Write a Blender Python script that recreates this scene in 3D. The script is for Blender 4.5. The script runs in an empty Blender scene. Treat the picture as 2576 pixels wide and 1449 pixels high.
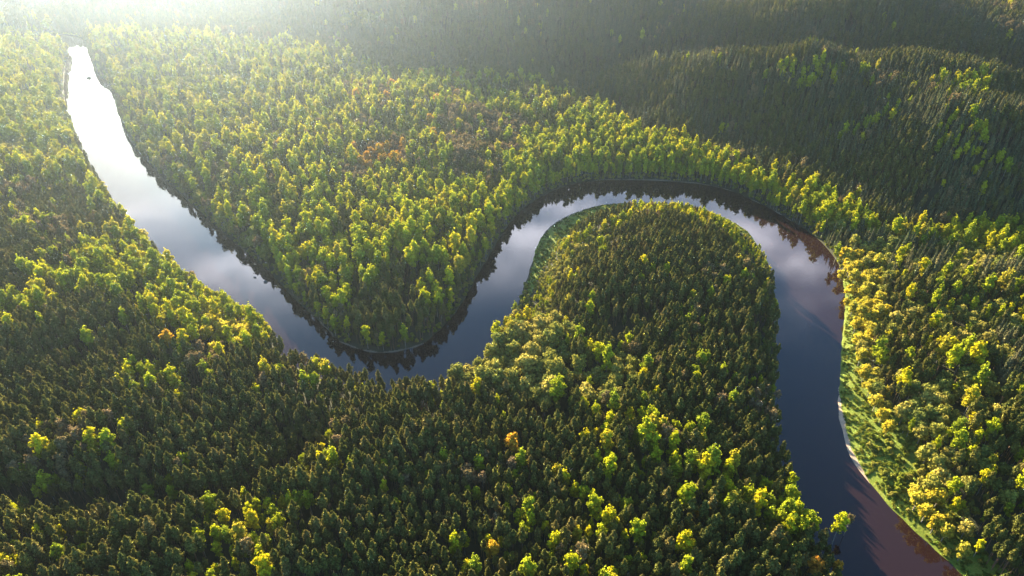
import bpy, math, random
import numpy as np

R = math.radians
rng = np.random.default_rng(7)
random.seed(7)
scene = bpy.context.scene
COL = scene.collection

# ------------------------------------------------------------------ camera
H = 250.0
TH = R(33.0)
CT, ST = math.cos(TH), math.sin(TH)
PW, PH = 2576.0, 1449.0          # survey units of the photograph
F = PW * 24.0 / 36.0
cam_d = bpy.data.cameras.new('camera')
cam_d.lens = 24.0
cam_d.sensor_width = 36.0
cam_d.clip_start = 1.0
cam_d.clip_end = 20000.0
cam = bpy.data.objects.new('camera', cam_d)
cam.location = (0, 0, H)
cam.rotation_euler = (math.pi / 2 - TH, 0, 0)
COL.objects.link(cam)
scene.camera = cam


def project(x, y, z):
    zc = y * CT - (z - H) * ST
    up = y * ST + (z - H) * CT
    zc = np.where(zc < 1.0, 1.0, zc)
    return PW / 2 + F * x / zc, PH / 2 - F * up / zc, zc


def survey(u, v, z=0.0):
    """photo survey point (u, v) on the level z -> world x, y"""
    t = (v - PH / 2) / F
    s = (H - z) / (ST + t * CT)
    return ((u - PW / 2) / F * s, s * (CT - t * ST))


def spline(pts, n=6):
    P = np.array(pts, float)
    out = []
    for i in range(len(P) - 1):
        p0 = P[max(i - 1, 0)]; p1 = P[i]; p2 = P[i + 1]; p3 = P[min(i + 2, len(P) - 1)]
        for k in range(n):
            t = k / n
            out.append(0.5 * ((2 * p1) + (-p0 + p2) * t + (2 * p0 - 5 * p1 + 4 * p2 - p3) * t * t + (-p0 + 3 * p1 - 3 * p2 + p3) * t ** 3))
    out.append(P[-1])
    return np.array(out)


# ------------------------------------------------------------------ noise
def vnoise(x, y, scale, seed):
    x = np.asarray(x, float) / scale; y = np.asarray(y, float) / scale
    xi = np.floor(x).astype(np.int64); yi = np.floor(y).astype(np.int64)
    fx = x - xi; fy = y - yi
    fx = fx * fx * (3 - 2 * fx); fy = fy * fy * (3 - 2 * fy)

    def h(a, b):
        n = (a * 374761393 + b * 668265263 + seed * 974711) & 0x7fffffff
        n = ((n ^ (n >> 13)) * 1274126177) & 0x7fffffff
        return ((n ^ (n >> 16)) & 0xffff) / 65535.0
    return (h(xi, yi) * (1 - fx) + h(xi + 1, yi) * fx) * (1 - fy) + (h(xi, yi + 1) * (1 - fx) + h(xi + 1, yi + 1) * fx) * fy


def smooth(a, b, v):
    t = np.clip((v - a) / (b - a), 0, 1)
    return t * t * (3 - 2 * t)


def in_poly(px, py, poly):
    poly = np.asarray(poly, float)
    inside = np.zeros(px.shape, bool)
    n = len(poly)
    j = n - 1
    for i in range(n):
        xi, yi = poly[i]; xj, yj = poly[j]
        if yi != yj:
            c = ((yi > py) != (yj > py)) & (px < (xj - xi) * (py - yi) / (yj - yi) + xi)
            inside ^= c
        j = i
    return inside


def seg_dist(px, py, line):
    d2 = np.full(px.shape, 1e12)
    for (ax, ay), (bx, by) in zip(line[:-1], line[1:]):
        dx, dy = bx - ax, by - ay
        L = dx * dx + dy * dy + 1e-9
        t = np.clip(((px - ax) * dx + (py - ay) * dy) / L, 0, 1)
        q = (px - ax - t * dx) ** 2 + (py - ay - t * dy) ** 2
        np.minimum(d2, q, out=d2)
    return np.sqrt(d2)


# ------------------------------------------------------------------ river outline (world metres)
def S(pts, z):
    return [survey(u, v, z) for u, v in pts]


bank_a = [(-1000, 1040), (-830, 1046), (-720, 1036)]      # beyond the photo: the river turns left behind the trees
bank_a += S([(168, 118), (164, 150), (160, 220)], 6)
bank_a += S([(176, 290), (206, 360), (243, 425), (283, 490), (335, 552), (400, 618), (455, 672), (515, 712), (575, 738), (625, 770), (668, 800), (712, 862), (760, 890), (830, 915), (900, 934), (985, 952), (1050, 963), (1105, 962)], 11)
bank_a += S([(1140, 948), (1190, 922), (1222, 888), (1236, 858)], 7)
bank_a += S([(1264, 828), (1290, 785), (1312, 722), (1331, 665), (1346, 620), (1362, 590), (1392, 560), (1440, 535), (1500, 516), (1560, 509), (1610, 508), (1680, 513), (1750, 520), (1800, 535), (1850, 558), (1890, 586)], 0.6)
bank_a += S([(1924, 622), (1944, 660)], 5)
bank_a += S([(1962, 715), (1972, 800), (1973, 900), (1973, 1000), (1980, 1080), (1998, 1150), (2034, 1225), (2072, 1302), (2112, 1352), (2132, 1420), (2190, 1500), (2300, 1620)], 15)
bank_b = [(-1000, 1092), (-850, 1104), (-740, 1108), (-676, 1100)]
bank_b += S([(222, 125), (224, 150), (240, 185), (275, 215), (290, 262), (302, 310), (330, 365), (370, 412), (430, 472), (500, 537), (560, 592), (620, 642), (680, 695), (730, 750), (790, 806), (850, 862), (915, 886), (960, 892), (1020, 884), (1075, 864), (1120, 826), (1150, 792), (1180, 745), (1205, 698), (1234, 650), (1258, 608), (1288, 562), (1330, 520), (1380, 490), (1430, 470), (1480, 459), (1530, 455), (1600, 455), (1680, 458), (1760, 465), (1830, 480), (1900, 510), (1960, 541), (2010, 572), (2050, 602), (2082, 635), (2103, 668), (2114, 705), (2121, 745), (2118, 800), (2111, 870), (2107, 950), (2103, 1020), (2112, 1080), (2136, 1150), (2180, 1215), (2230, 1275), (2290, 1335), (2350, 1390), (2405, 1440), (2500, 1530), (2640, 1640)], 0)
LA = spline(bank_a, 4)
LB = spline(bank_b, 4)
RIVER = np.vstack([LA, LB[::-1]])

# ------------------------------------------------------------------ terrain
foot = S([(-300, 190), (0, 165)], 3)
foot = [(-2600, 1560), (-1400, 1520)]
foot += [survey(u, v, 4) for u, v in [(120, 62), (300, 58), (560, 68), (760, 108), (880, 146), (1000, 176), (1150, 180), (1300, 190), (1400, 217), (1500, 262), (1580, 300), (1650, 335), (1740, 362), (1850, 400), (1960, 445), (2080, 492), (2180, 532), (2300, 575), (2450, 600), (2650, 640), (3000, 700)]]
foot += [(700, 330), (1500, 250), (2600, 200)]
FOOT = spline(foot, 4)
FOOTPOLY = np.vstack([FOOT, [(2600, 4000), (-2600, 4000)]])
crest = [survey(u, v, 92) for u, v in [(820, 130), (1000, 143), (1110, 118), (1180, 88), (1270, 66), (1400, 55), (1520, 62), (1700, 84), (1850, 104), (2000, 118), (2150, 124), (2350, 128), (2600, 150), (3000, 190)]]
CREST = spline(crest, 4)
CRESTPOLY = np.vstack([CREST, [(3000, 4000), (-1500, 4000)]])
crest2 = [survey(u, v, 104) for u, v in [(700, 40), (900, 38), (1150, 36), (1400, 12), (1700, 22), (1900, 40), (2100, 52), (2350, 50), (2700, 60)]]
CREST2 = spline(crest2, 4)
rav = [survey(u, v, 6) for u, v in [(-160, 1285), (0, 1290), (200, 1296), (400, 1292), (560, 1272), (650, 1240), (715, 1195), (750, 1150)]]
RAV = spline(rav, 4)
scar = [survey(u, v, 4) for u, v in [(600, 336), (690, 290), (800, 238), (900, 206), (1000, 190), (1150, 186), (1300, 194), (1400, 222), (1500, 265), (1580, 302), (1630, 325)]]
SCAR = spline(scar, 4)


def terrain_at(x, y):
    """-> height, distance to river edge (negative in the water)"""
    d = seg_dist(x, y, RIVER)
    ins = in_poly(x, y, RIVER)
    d = np.where(ins, -d, d)
    h = np.where(d < 0, np.maximum(-2.5, d * 0.35), 0)
    land = np.clip(d, 0, None)
    h = h + 1.8 * smooth(0, 7, land) + 3.0 * smooth(5, 60, land)
    h = h + smooth(12, 60, land) * 4.0 * (vnoise(x, y, 62, 3) - 0.5) * 2
    h = h + smooth(20, 90, land) * 2.0 * (vnoise(x, y, 27, 4) - 0.5) * 2
    # valley side and plateau
    fd = seg_dist(x, y, FOOT)
    up = in_poly(x, y, FOOTPOLY)
    fd = np.where(up, fd, 0) * smooth(10, 60, land)
    rise = (20 + 36 * smooth(-520, -200, x)) * smooth(0, 95, fd) + 14 * smooth(60, 320, fd)
    h = h + rise
    cd = seg_dist(x, y, CREST)
    beyond = in_poly(x, y, CRESTPOLY)
    sd = np.where(beyond, cd, -cd)
    dip = 78 * np.exp(-((sd - 95) / 50.0) ** 2) - 12 * np.exp(-((sd + 10) / 40.0) ** 2)
    h = h - dip * smooth(0, 60, fd) + np.where(beyond, 12 * smooth(60, 200, cd), 0) * smooth(0, 60, fd)
    c2 = seg_dist(x, y, CREST2)
    h = h + 34 * np.exp(-(c2 / 45.0) ** 2) * smooth(0, 60, fd)
    h = h + smooth(0, 90, fd) * (28 * (vnoise(x, y, 150, 11) - 0.5) + 22 * (vnoise(x, y, 66, 12) - 0.5))
    rd = seg_dist(x, y, RAV)
    h = h - 7 * np.exp(-(rd / 14.0) ** 2) * smooth(0, 40, land)
    # the left shore climbs a little away from the water
    left = smooth(0, 260, land) * smooth(-60, -220, x) * smooth(760, 500, y)
    h = h + 12 * left
    return h, d


GX0, GX1, GY0, GY1, GS = -1600.0, 1600.0, 40.0, 2100.0, 4.5
gx = np.arange(GX0, GX1 + 0.1, GS)
gy = np.arange(GY0, GY1 + 0.1, GS)
gxx = np.concatenate([[-7000, -4000, -2400], gx, [2400, 4000, 7000]])
gyy = np.concatenate([[-2500, -900, -250], gy, [2600, 4000, 7000]])
XX, YY = np.meshgrid(gxx, gyy)
ZZ, DD = terrain_at(XX.ravel(), YY.ravel())
ZZ = ZZ.reshape(XX.shape); DD = DD.reshape(XX.shape)
Zg = ZZ[3:-3, 3:-3]; Dg = DD[3:-3, 3:-3]


def bil(A, x, y):
    fx = np.clip((np.asarray(x) - gx[0]) / GS, 0, len(gx) - 1.001)
    fy = np.clip((np.asarray(y) - gy[0]) / GS, 0, len(gy) - 1.001)
    i = fx.astype(int); j = fy.astype(int); a = fx - i; b = fy - j
    return (A[j, i] * (1 - a) + A[j, i + 1] * a) * (1 - b) + (A[j + 1, i] * (1 - a) + A[j + 1, i + 1] * a) * b


# ------------------------------------------------------------------ materials
def new_mat(name):
    m = bpy.data.materials.new(name)
    m.use_nodes = True
    nt = m.node_tree
    for n in list(nt.nodes):
        nt.nodes.remove(n)
    return m, nt


def N(nt, typ, **kw):
    n = nt.nodes.new(typ)
    for k, v in kw.items():
        if k in n.inputs:
            n.inputs[k].default_value = v
        else:
            setattr(n, k, v)
    return n


def ramp(nt, fac, stops):
    n = nt.nodes.new('ShaderNodeValToRGB')
    el = n.color_ramp.elements
    while len(el) < len(stops):
        el.new(0.5)
    for e, (p, c) in zip(el, stops):
        e.position = p
        e.color = (*c, 1)
    nt.links.new(fac, n.inputs['Fac'])
    return n.outputs['Color']


def leaf_mat(name, stops, trans=0.4, rough=0.6):
    """foliage: the hue differs from tree to tree, a little from leaf to leaf"""
    m, nt = new_mat(name)
    oi = N(nt, 'ShaderNodeObjectInfo')
    col = ramp(nt, oi.outputs['Random'], stops)
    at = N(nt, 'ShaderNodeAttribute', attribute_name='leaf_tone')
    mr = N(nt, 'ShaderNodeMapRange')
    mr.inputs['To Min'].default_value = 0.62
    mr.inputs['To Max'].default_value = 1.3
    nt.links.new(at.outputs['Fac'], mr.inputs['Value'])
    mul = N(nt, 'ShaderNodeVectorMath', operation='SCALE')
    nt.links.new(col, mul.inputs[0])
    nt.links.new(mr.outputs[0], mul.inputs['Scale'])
    di = N(nt, 'ShaderNodeBsdfDiffuse')
    tr = N(nt, 'ShaderNodeBsdfTranslucent')
    nt.links.new(mul.outputs[0], di.inputs['Color'])
    nt.links.new(mul.outputs[0], tr.inputs['Color'])
    mx = N(nt, 'ShaderNodeMixShader', Fac=trans)
    nt.links.new(di.outputs[0], mx.inputs[1])
    nt.links.new(tr.outputs[0], mx.inputs[2])
    out = N(nt, 'ShaderNodeOutputMaterial')
    nt.links.new(mx.outputs[0], out.inputs['Surface'])
    return m


def bark_mat(name, c1, c2):
    m, nt = new_mat(name)
    tc = N(nt, 'ShaderNodeTexCoord')
    no = N(nt, 'ShaderNodeTexNoise', Scale=3.0, Detail=3.0)
    nt.links.new(tc.outputs['Object'], no.inputs['Vector'])
    c = ramp(nt, no.outputs['Fac'], [(0.35, c1), (0.65, c2)])
    b = N(nt, 'ShaderNodeBsdfPrincipled', Roughness=0.9)
    nt.links.new(c, b.inputs['Base Color'])
    out = N(nt, 'ShaderNodeOutputMaterial')
    nt.links.new(b.outputs[0], out.inputs['Surface'])
    return m


def ground_mat(name, scales, stops, bump=0.4, rough=0.95):
    m, nt = new_mat(name)
    ge = N(nt, 'ShaderNodeNewGeometry')
    n1 = N(nt, 'ShaderNodeTexNoise', Scale=scales[0], Detail=6.0, Roughness=0.65)
    n2 = N(nt, 'ShaderNodeTexNoise', Scale=scales[1], Detail=4.0, Roughness=0.6)
    nt.links.new(ge.outputs['Position'], n1.inputs['Vector'])
    nt.links.new(ge.outputs['Position'], n2.inputs['Vector'])
    ad = N(nt, 'ShaderNodeMath', operation='ADD')
    nt.links.new(n1.outputs['Fac'], ad.inputs[0])
    nt.links.new(n2.outputs['Fac'], ad.inputs[1])
    hf = N(nt, 'ShaderNodeMath', operation='MULTIPLY')
    hf.inputs[1].default_value = 0.5
    nt.links.new(ad.outputs[0], hf.inputs[0])
    c = ramp(nt, hf.outputs[0], stops)
    b = N(nt, 'ShaderNodeBsdfPrincipled', Roughness=rough)
    b.inputs['Specular IOR Level'].default_value = 0.15
    nt.links.new(c, b.inputs['Base Color'])
    bp = N(nt, 'ShaderNodeBump', Strength=bump, Distance=0.5)
    nt.links.new(n2.outputs['Fac'], bp.inputs['Height'])
    nt.links.new(bp.outputs[0], b.inputs['Normal'])
    out = N(nt, 'ShaderNodeOutputMaterial')
    nt.links.new(b.outputs[0], out.inputs['Surface'])
    return m


M = {}
M['pine'] = leaf_mat('pine_needles', [(0.0, (0.080, 0.092, 0.020)), (0.4, (0.140, 0.128, 0.028)), (0.7, (0.090, 0.105, 0.026)), (1.0, (0.165, 0.132, 0.040))], 0.22)
M['spruce'] = leaf_mat('spruce_needles', [(0.0, (0.078, 0.098, 0.044)), (0.5, (0.115, 0.120, 0.054)), (1.0, (0.140, 0.125, 0.056))], 0.25)
M['birch'] = leaf_mat('birch_leaves', [(0.0, (0.19, 0.23, 0.018)), (0.3, (0.27, 0.30, 0.014)), (0.6, (0.36, 0.36, 0.012)), (0.88, (0.44, 0.38, 0.012)), (1.0, (0.30, 0.26, 0.03))], 0.28)
M['willow'] = leaf_mat('willow_leaves', [(0.0, (0.14, 0.16, 0.035)), (0.5, (0.24, 0.23, 0.04)), (1.0, (0.33, 0.28, 0.06))], 0.25)
M['golden'] = leaf_mat('golden_leaves', [(0.0, (0.36, 0.33, 0.04)), (0.5, (0.48, 0.38, 0.03)), (1.0, (0.40, 0.36, 0.05))], 0.40)
M['aspen'] = leaf_mat('orange_leaves', [(0.0, (0.42, 0.25, 0.02)), (0.5, (0.42, 0.20, 0.025)), (1.0, (0.40, 0.27, 0.02))], 0.34)
M['bare'] = leaf_mat('budding_twigs', [(0.0, (0.13, 0.105, 0.045)), (0.5, (0.18, 0.135, 0.055)), (1.0, (0.20, 0.14, 0.07))], 0.25)
M['shrub'] = leaf_mat('shrub_leaves', [(0.0, (0.15, 0.19, 0.02)), (0.5, (0.21, 0.23, 0.03)), (1.0, (0.27, 0.24, 0.05))], 0.36)
M['grass'] = leaf_mat('grass_blades', [(0.0, (0.08, 0.13, 0.015)), (1.0, (0.19, 0.19, 0.03))], 0.4)
M['bark_pine'] = bark_mat('pine_bark', (0.10, 0.06, 0.04), (0.20, 0.11, 0.06))
M['bark_grey'] = bark_mat('grey_bark', (0.12, 0.11, 0.09), (0.22, 0.20, 0.17))
M['bark_white'] = bark_mat('white_bark', (0.14, 0.135, 0.12), (0.32, 0.31, 0.28))
M['rock'] = bark_mat('wet_rock', (0.05, 0.05, 0.05), (0.11, 0.10, 0.09))
M['ground'] = ground_mat('forest_floor', (0.05, 0.6), [(0.3, (0.020, 0.026, 0.012)), (0.55, (0.034, 0.036, 0.018)), (0.75, (0.05, 0.045, 0.025))])
M['meadow'] = ground_mat('meadow_turf', (0.12, 1.1), [(0.32, (0.055, 0.085, 0.012)), (0.5, (0.10, 0.135, 0.014)), (0.7, (0.16, 0.16, 0.035))], 0.6)
M['mud'] = ground_mat('bank_mud', (0.3, 1.7), [(0.35, (0.10, 0.085, 0.06)), (0.6, (0.17, 0.14, 0.10))], 0.4)
M['sand'] = ground_mat('river_sand', (0.3, 1.7), [(0.35, (0.20, 0.145, 0.10)), (0.6, (0.34, 0.26, 0.18))], 0.4)

m, nt = new_mat('river_water')
ge = N(nt, 'ShaderNodeNewGeometry')
w1 = N(nt, 'ShaderNodeTexNoise', Scale=0.55, Detail=3.0, Roughness=0.55)
w2 = N(nt, 'ShaderNodeTexNoise', Scale=0.03, Detail=2.0)
nt.links.new(ge.outputs['Position'], w1.inputs['Vector'])
nt.links.new(ge.outputs['Position'], w2.inputs['Vector'])
ml = N(nt, 'ShaderNodeMath', operation='MULTIPLY')
nt.links.new(w1.outputs['Fac'], ml.inputs[0]); nt.links.new(w2.outputs['Fac'], ml.inputs[1])
bp = N(nt, 'ShaderNodeBump', Strength=0.035, Distance=0.5)
nt.links.new(ml.outputs[0], bp.inputs['Height'])
b = N(nt, 'ShaderNodeBsdfPrincipled', Roughness=0.025, IOR=1.34)
b.inputs['Base Color'].default_value = (0.013, 0.0060, 0.0055, 1)
nt.links.new(bp.outputs[0], b.inputs['Normal'])
out = N(nt, 'ShaderNodeOutputMaterial')
nt.links.new(b.outputs[0], out.inputs['Surface'])
M['water'] = m


# ------------------------------------------------------------------ meshes
def make_mesh(name, verts, faces, mat, smooth_shade=False, tone=None):
    me = bpy.data.meshes.new(name)
    verts = np.asarray(verts, np.float32)
    me.vertices.add(len(verts))
    me.vertices.foreach_set('co', verts.ravel())
    fl = np.array([len(f) for f in faces], np.int32)
    li = np.concatenate([np.asarray(f, np.int32) for f in faces])
    me.loops.add(len(li))
    me.loops.foreach_set('vertex_index', li)
    me.polygons.add(len(faces))
    me.polygons.foreach_set('loop_start', np.concatenate([[0], np.cumsum(fl)[:-1]]).astype(np.int32))
    me.polygons.foreach_set('loop_total', fl)
    if tone is not None:
        a = me.attributes.new('leaf_tone', 'FLOAT', 'POINT')
        a.data.foreach_set('value', np.asarray(tone, np.float32))
    me.update(calc_edges=True)
    me.validate()
    me.polygons.foreach_set('use_smooth', np.full(len(me.polygons), smooth_shade))
    if mat is not None:
        me.materials.append(mat)
    return me


def grid_faces(nx, ny):
    i = np.arange(nx - 1)[None, :] + np.arange(ny - 1)[:, None] * nx
    i = i.ravel()
    return np.stack([i, i + 1, i + nx + 1, i + nx], 1)


def link(name, me, label=None, cat=None, kind=None, group=None, parent=None, loc=None):
    o = bpy.data.objects.new(name, me)
    COL.objects.link(o)
    if loc is not None:
        o.location = loc
    if parent is not None:
        o.parent = parent
    for k, v in (('label', label), ('category', cat), ('kind', kind), ('group', group)):
        if v:
            o[k] = v
    return o


me = make_mesh('ground', np.stack([XX.ravel(), YY.ravel(), ZZ.ravel()], 1), grid_faces(len(gxx), len(gyy)), M['ground'], True)
link('ground', me, 'dark forest floor and valley sides under the trees', 'ground', 'structure')

# river: one sheet with a little swell of resolution, lying on its bed; it follows the two banks
def resample(L, n):
    s = np.concatenate([[0], np.cumsum(np.hypot(*np.diff(L, axis=0).T))])
    t = np.linspace(0, s[-1], n)
    return np.stack([np.interp(t, s, L[:, 0]), np.interp(t, s, L[:, 1])], 1)


xr0, xr1 = RIVER[:, 0].min() - 20, RIVER[:, 0].max() + 20
yr0, yr1 = RIVER[:, 1].min() - 20, RIVER[:, 1].max() + 20
wx = np.arange(xr0, xr1, 6.0); wy = np.arange(yr0, yr1, 6.0)
WX, WY = np.meshgrid(wx, wy)
wd = bil(Dg, WX, WY)
keep = (wd[:-1, :-1] < 12) | (wd[1:, 1:] < 12) | (wd[1:, :-1] < 12) | (wd[:-1, 1:] < 12)
fc = grid_faces(len(wx), len(wy))[keep.ravel()]
used = np.unique(fc)
remap = np.full(WX.size, -1); remap[used] = np.arange(len(used))
wv = np.stack([WX.ravel()[used], WY.ravel()[used], np.full(len(used), 0.35)], 1)
me = make_mesh('river', wv, remap[fc], M['water'], True)
link('river', me, 'calm winding river reflecting sky, clouds and trees', 'river', 'structure')


def drape(name, poly, mat, label, cat, lift=0.12, step=1.5):
    """a turf or sand sheet laid on the ground inside a closed outline (world metres)"""
    poly = np.asarray(poly)
    x0, y0 = poly.min(0); x1, y1 = poly.max(0)
    ax = np.arange(x0 - step, x1 + step * 2, step); ay = np.arange(y0 - step, y1 + step * 2, step)
    AX, AY = np.meshgrid(ax, ay)
    wob = 1.6
    jx = AX + (vnoise(AX, AY, 7, 21) - 0.5) * wob; jy = AY + (vnoise(AX, AY, 7, 22) - 0.5) * wob
    ins = in_poly(jx, jy, poly)
    k = ins[:-1, :-1] & ins[1:, 1:] & ins[1:, :-1] & ins[:-1, 1:]
    fc = grid_faces(len(ax), len(ay))[k.ravel()]
    us = np.unique(fc)
    rm = np.full(AX.size, -1); rm[us] = np.arange(len(us))
    X, Y = AX.ravel()[us], AY.ravel()[us]
    Z = bil(Zg, X, Y) + lift
    return link(name, make_mesh(name, np.stack([X, Y, Z], 1), rm[fc], mat, True), label, cat, 'structure')


right_meadow = S([(2116, 690), (2116, 800), (2108, 870), (2104, 950), (2100, 1020), (2108, 1080), (2132, 1150), (2176, 1215), (2226, 1275), (2286, 1335), (2346, 1390), (2400, 1440), (2470, 1500), (2560, 1500), (2440, 1400), (2380, 1330), (2320, 1260), (2290, 1190), (2270, 1120), (2240, 1070), (2190, 1040), (2164, 990), (2158, 900), (2152, 800), (2140, 720)], 1.5)
meadow_sheet = S([(2116, 690), (2116, 800), (2108, 870), (2104, 950), (2100, 1020), (2108, 1080), (2132, 1150), (2176, 1215), (2226, 1275), (2286, 1335), (2346, 1390), (2400, 1440), (2470, 1500), (2620, 1500), (2490, 1400), (2425, 1320), (2370, 1250), (2335, 1180), (2310, 1110), (2270, 1050), (2220, 1015), (2194, 970), (2184, 900), (2176, 800), (2160, 710)], 1.5)
tongue_meadow = S([(1322, 720), (1336, 665), (1344, 620), (1358, 590), (1388, 560), (1438, 534), (1500, 514), (1560, 507), (1610, 506), (1680, 511), (1750, 518), (1800, 532), (1850, 556), (1892, 585), (1930, 630), (1918, 640), (1880, 600), (1830, 566), (1780, 548), (1700, 535), (1620, 530), (1580, 545), (1510, 568), (1450, 596), (1405, 628), (1376, 668), (1352, 712), (1330, 760)], 1.5)
sand_strip = S([(2104, 960), (2100, 1020), (2108, 1080), (2131, 1150), (2174, 1215), (2196, 1242), (2201, 1238), (2186, 1205), (2150, 1140), (2130, 1085), (2118, 1020), (2108, 960)], 0.8)
sand_strip2 = S([(1362, 588), (1390, 558), (1440, 533), (1500, 514), (1560, 507), (1610, 506), (1680, 511), (1681, 515), (1610, 511), (1560, 512), (1500, 520), (1442, 540), (1396, 564), (1368, 592)], 0.8)
sand_strip3 = S([(800, 808), (850, 860), (915, 884), (960, 890), (1020, 882), (1075, 862), (1075, 857), (1020, 876), (960, 883), (915, 878), (850, 854), (804, 804)], 0.8)
drape('meadow', meadow_sheet, M['meadow'], 'bright green riverside meadow strip along the right bank', 'meadow')
drape('grass_bank', tongue_meadow, M['meadow'], 'green grassy bank round the tip of the wooded tongue', 'grass bank')
drape('sandy_beach', sand_strip, M['sand'], 'pale sandy edge between the right meadow and the water', 'beach', 0.2, 0.6)
drape('sandy_shore', sand_strip2, M['mud'], 'thin pale sandy rim below the grassy bank of the bend', 'shore', 0.2, 0.6)
sand_strip4 = S([(1480, 462), (1530, 458), (1600, 458), (1680, 461), (1760, 468), (1830, 483), (1900, 513), (1960, 544), (2010, 575), (2050, 605), (2053, 601), (2013, 568), (1962, 536), (1902, 505), (1832, 475), (1761, 460), (1680, 453), (1600, 450), (1530, 450), (1478, 455)], 0.8)
drape('stony_shore', sand_strip4, M['mud'], 'thin pale stony edge under the trees of the outer bend', 'shore', 0.2, 0.6)
drape('muddy_shore', sand_strip3, M['mud'], 'thin pale rim of mud round the tip of the middle wood', 'shore', 0.2, 0.6)


# ------------------------------------------------------------------ tree prototypes
class Leaves:
    def __init__(self):
        self.v = []; self.t = []; self.cv = []; self.ct = []; self.cf = []

    def add(self, c, nrm, size, tone, g):
        n = nrm / (np.linalg.norm(nrm) + 1e-9)
        a = np.cross(n, g.normal(size=3)); a /= np.linalg.norm(a) + 1e-9
        b = np.cross(n, a)
        s1 = size * g.uniform(0.6, 1.15); s2 = size * g.uniform(0.5, 1.0)
        off = [(-s1, -s2 * .6), (s1 * .7, -s2), (s1, s2 * .7), (-s1 * .6, s2)]
        for i, (p, q) in enumerate(off):
            self.v.append(c + a * p * .5 + b * q * .5 + n * (0.14 * size * (1 if i % 2 else -1)))
            self.t.append(tone)

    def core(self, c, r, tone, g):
        """closed lump added inside a bough to block light and darken its unlit side"""
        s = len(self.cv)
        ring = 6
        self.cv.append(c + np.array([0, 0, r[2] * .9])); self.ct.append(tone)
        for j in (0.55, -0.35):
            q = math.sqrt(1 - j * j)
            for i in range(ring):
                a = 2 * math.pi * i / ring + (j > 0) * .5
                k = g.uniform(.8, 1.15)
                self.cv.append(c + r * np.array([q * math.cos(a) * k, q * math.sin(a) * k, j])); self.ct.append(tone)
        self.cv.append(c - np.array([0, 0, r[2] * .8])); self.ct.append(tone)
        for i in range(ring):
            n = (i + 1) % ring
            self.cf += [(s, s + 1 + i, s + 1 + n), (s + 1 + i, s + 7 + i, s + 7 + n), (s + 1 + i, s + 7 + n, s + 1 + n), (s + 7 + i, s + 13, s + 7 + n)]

    def mesh(self, name, mat):
        n = len(self.v) // 4
        fc = [tuple(f) for f in np.arange(n * 4).reshape(n, 4)] + [tuple(i + n * 4 for i in f) for f in self.cf]
        return make_mesh(name, np.array(self.v + self.cv), fc, mat, False, self.t + self.ct)


def blob(L, c, r, n, size, g, tone=None, inner=0.72):
    """leaf clumps through the outer shell of one bough"""
    c = np.array(c, float); r = np.array(r, float)
    tb = g.uniform(0.25, 0.75) if tone is None else tone
    L.core(c, r * .76, max(0, tb - .3), g)  # darker filler added behind the leaves to stop light passing through
    for _ in range(n):
        d = g.normal(size=3); d /= np.linalg.norm(d)
        if d[2] < -0.55 and g.random() < 0.7:
            d[2] = -d[2]
        k = g.uniform(inner, 1.06) if g.random() < .8 else g.uniform(1.0, 1.32)
        p = c + d * r * k
        nr = d / r * r.mean() + g.normal(size=3) * 0.26
        L.add(p, nr, size, np.clip(tb + g.uniform(-0.28, 0.28), 0, 1), g)


def crown_broad(g, w, hb, ht, n, size, lumps=9):
    """rounded crown of several boughs at different heights (radius w, from hb to ht)"""
    L = Leaves()
    hc = (hb + ht) / 2; hh = (ht - hb) / 2
    blob(L, (0, 0, hc + .1 * hh), (w * .62, w * .62, hh * .8), int(n * .25), size, g)
    for i in range(lumps):
        a = i * 2.399 + g.uniform(-.4, .4)
        t = (i + .5) / lumps
        z = hb + (ht - hb) * (0.24 + 0.62 * t) + g.uniform(-.05, .05) * hh
        rr = w * math.sqrt(max(0.06, 1 - (2 * (0.18 + .75 * t) - 1.0) ** 2)) * g.uniform(.42, .72)
        br = w * g.uniform(.34, .52)
        blob(L, (rr * math.cos(a), rr * math.sin(a), z), (br, br, br * g.uniform(.8, 1.15)), int(n * .75 / lumps), size, g)
    return L


def crown_pine(g, w, hb, ht, n, size):
    """pine: irregular oval of needle tufts, narrower at the top"""
    L = Leaves()
    k = 11
    for i in range(k):
        t = i / (k - 1)
        z = hb + (ht - hb) * (t * .93)
        prof = (0.55 + 0.9 * t) if t < .35 else (1 - ((t - .35) / .70) ** 2.6)
        prof = max(.16, prof)
        a = i * 2.4 + g.uniform(-.5, .5)
        off = w * prof * g.uniform(.25, .55)
        br = w * prof * g.uniform(.55, .75)
        blob(L, (off * math.cos(a), off * math.sin(a), z), (br, br, max(.5, (ht - hb) / k * 1.15)), n // k, size, g, inner=.6)
        blob(L, (-off * .8 * math.cos(a + .7), -off * .8 * math.sin(a + .7), z), (br * .8, br * .8, (ht - hb) / k), n // k // 2, size, g, inner=.6)
    return L


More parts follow.
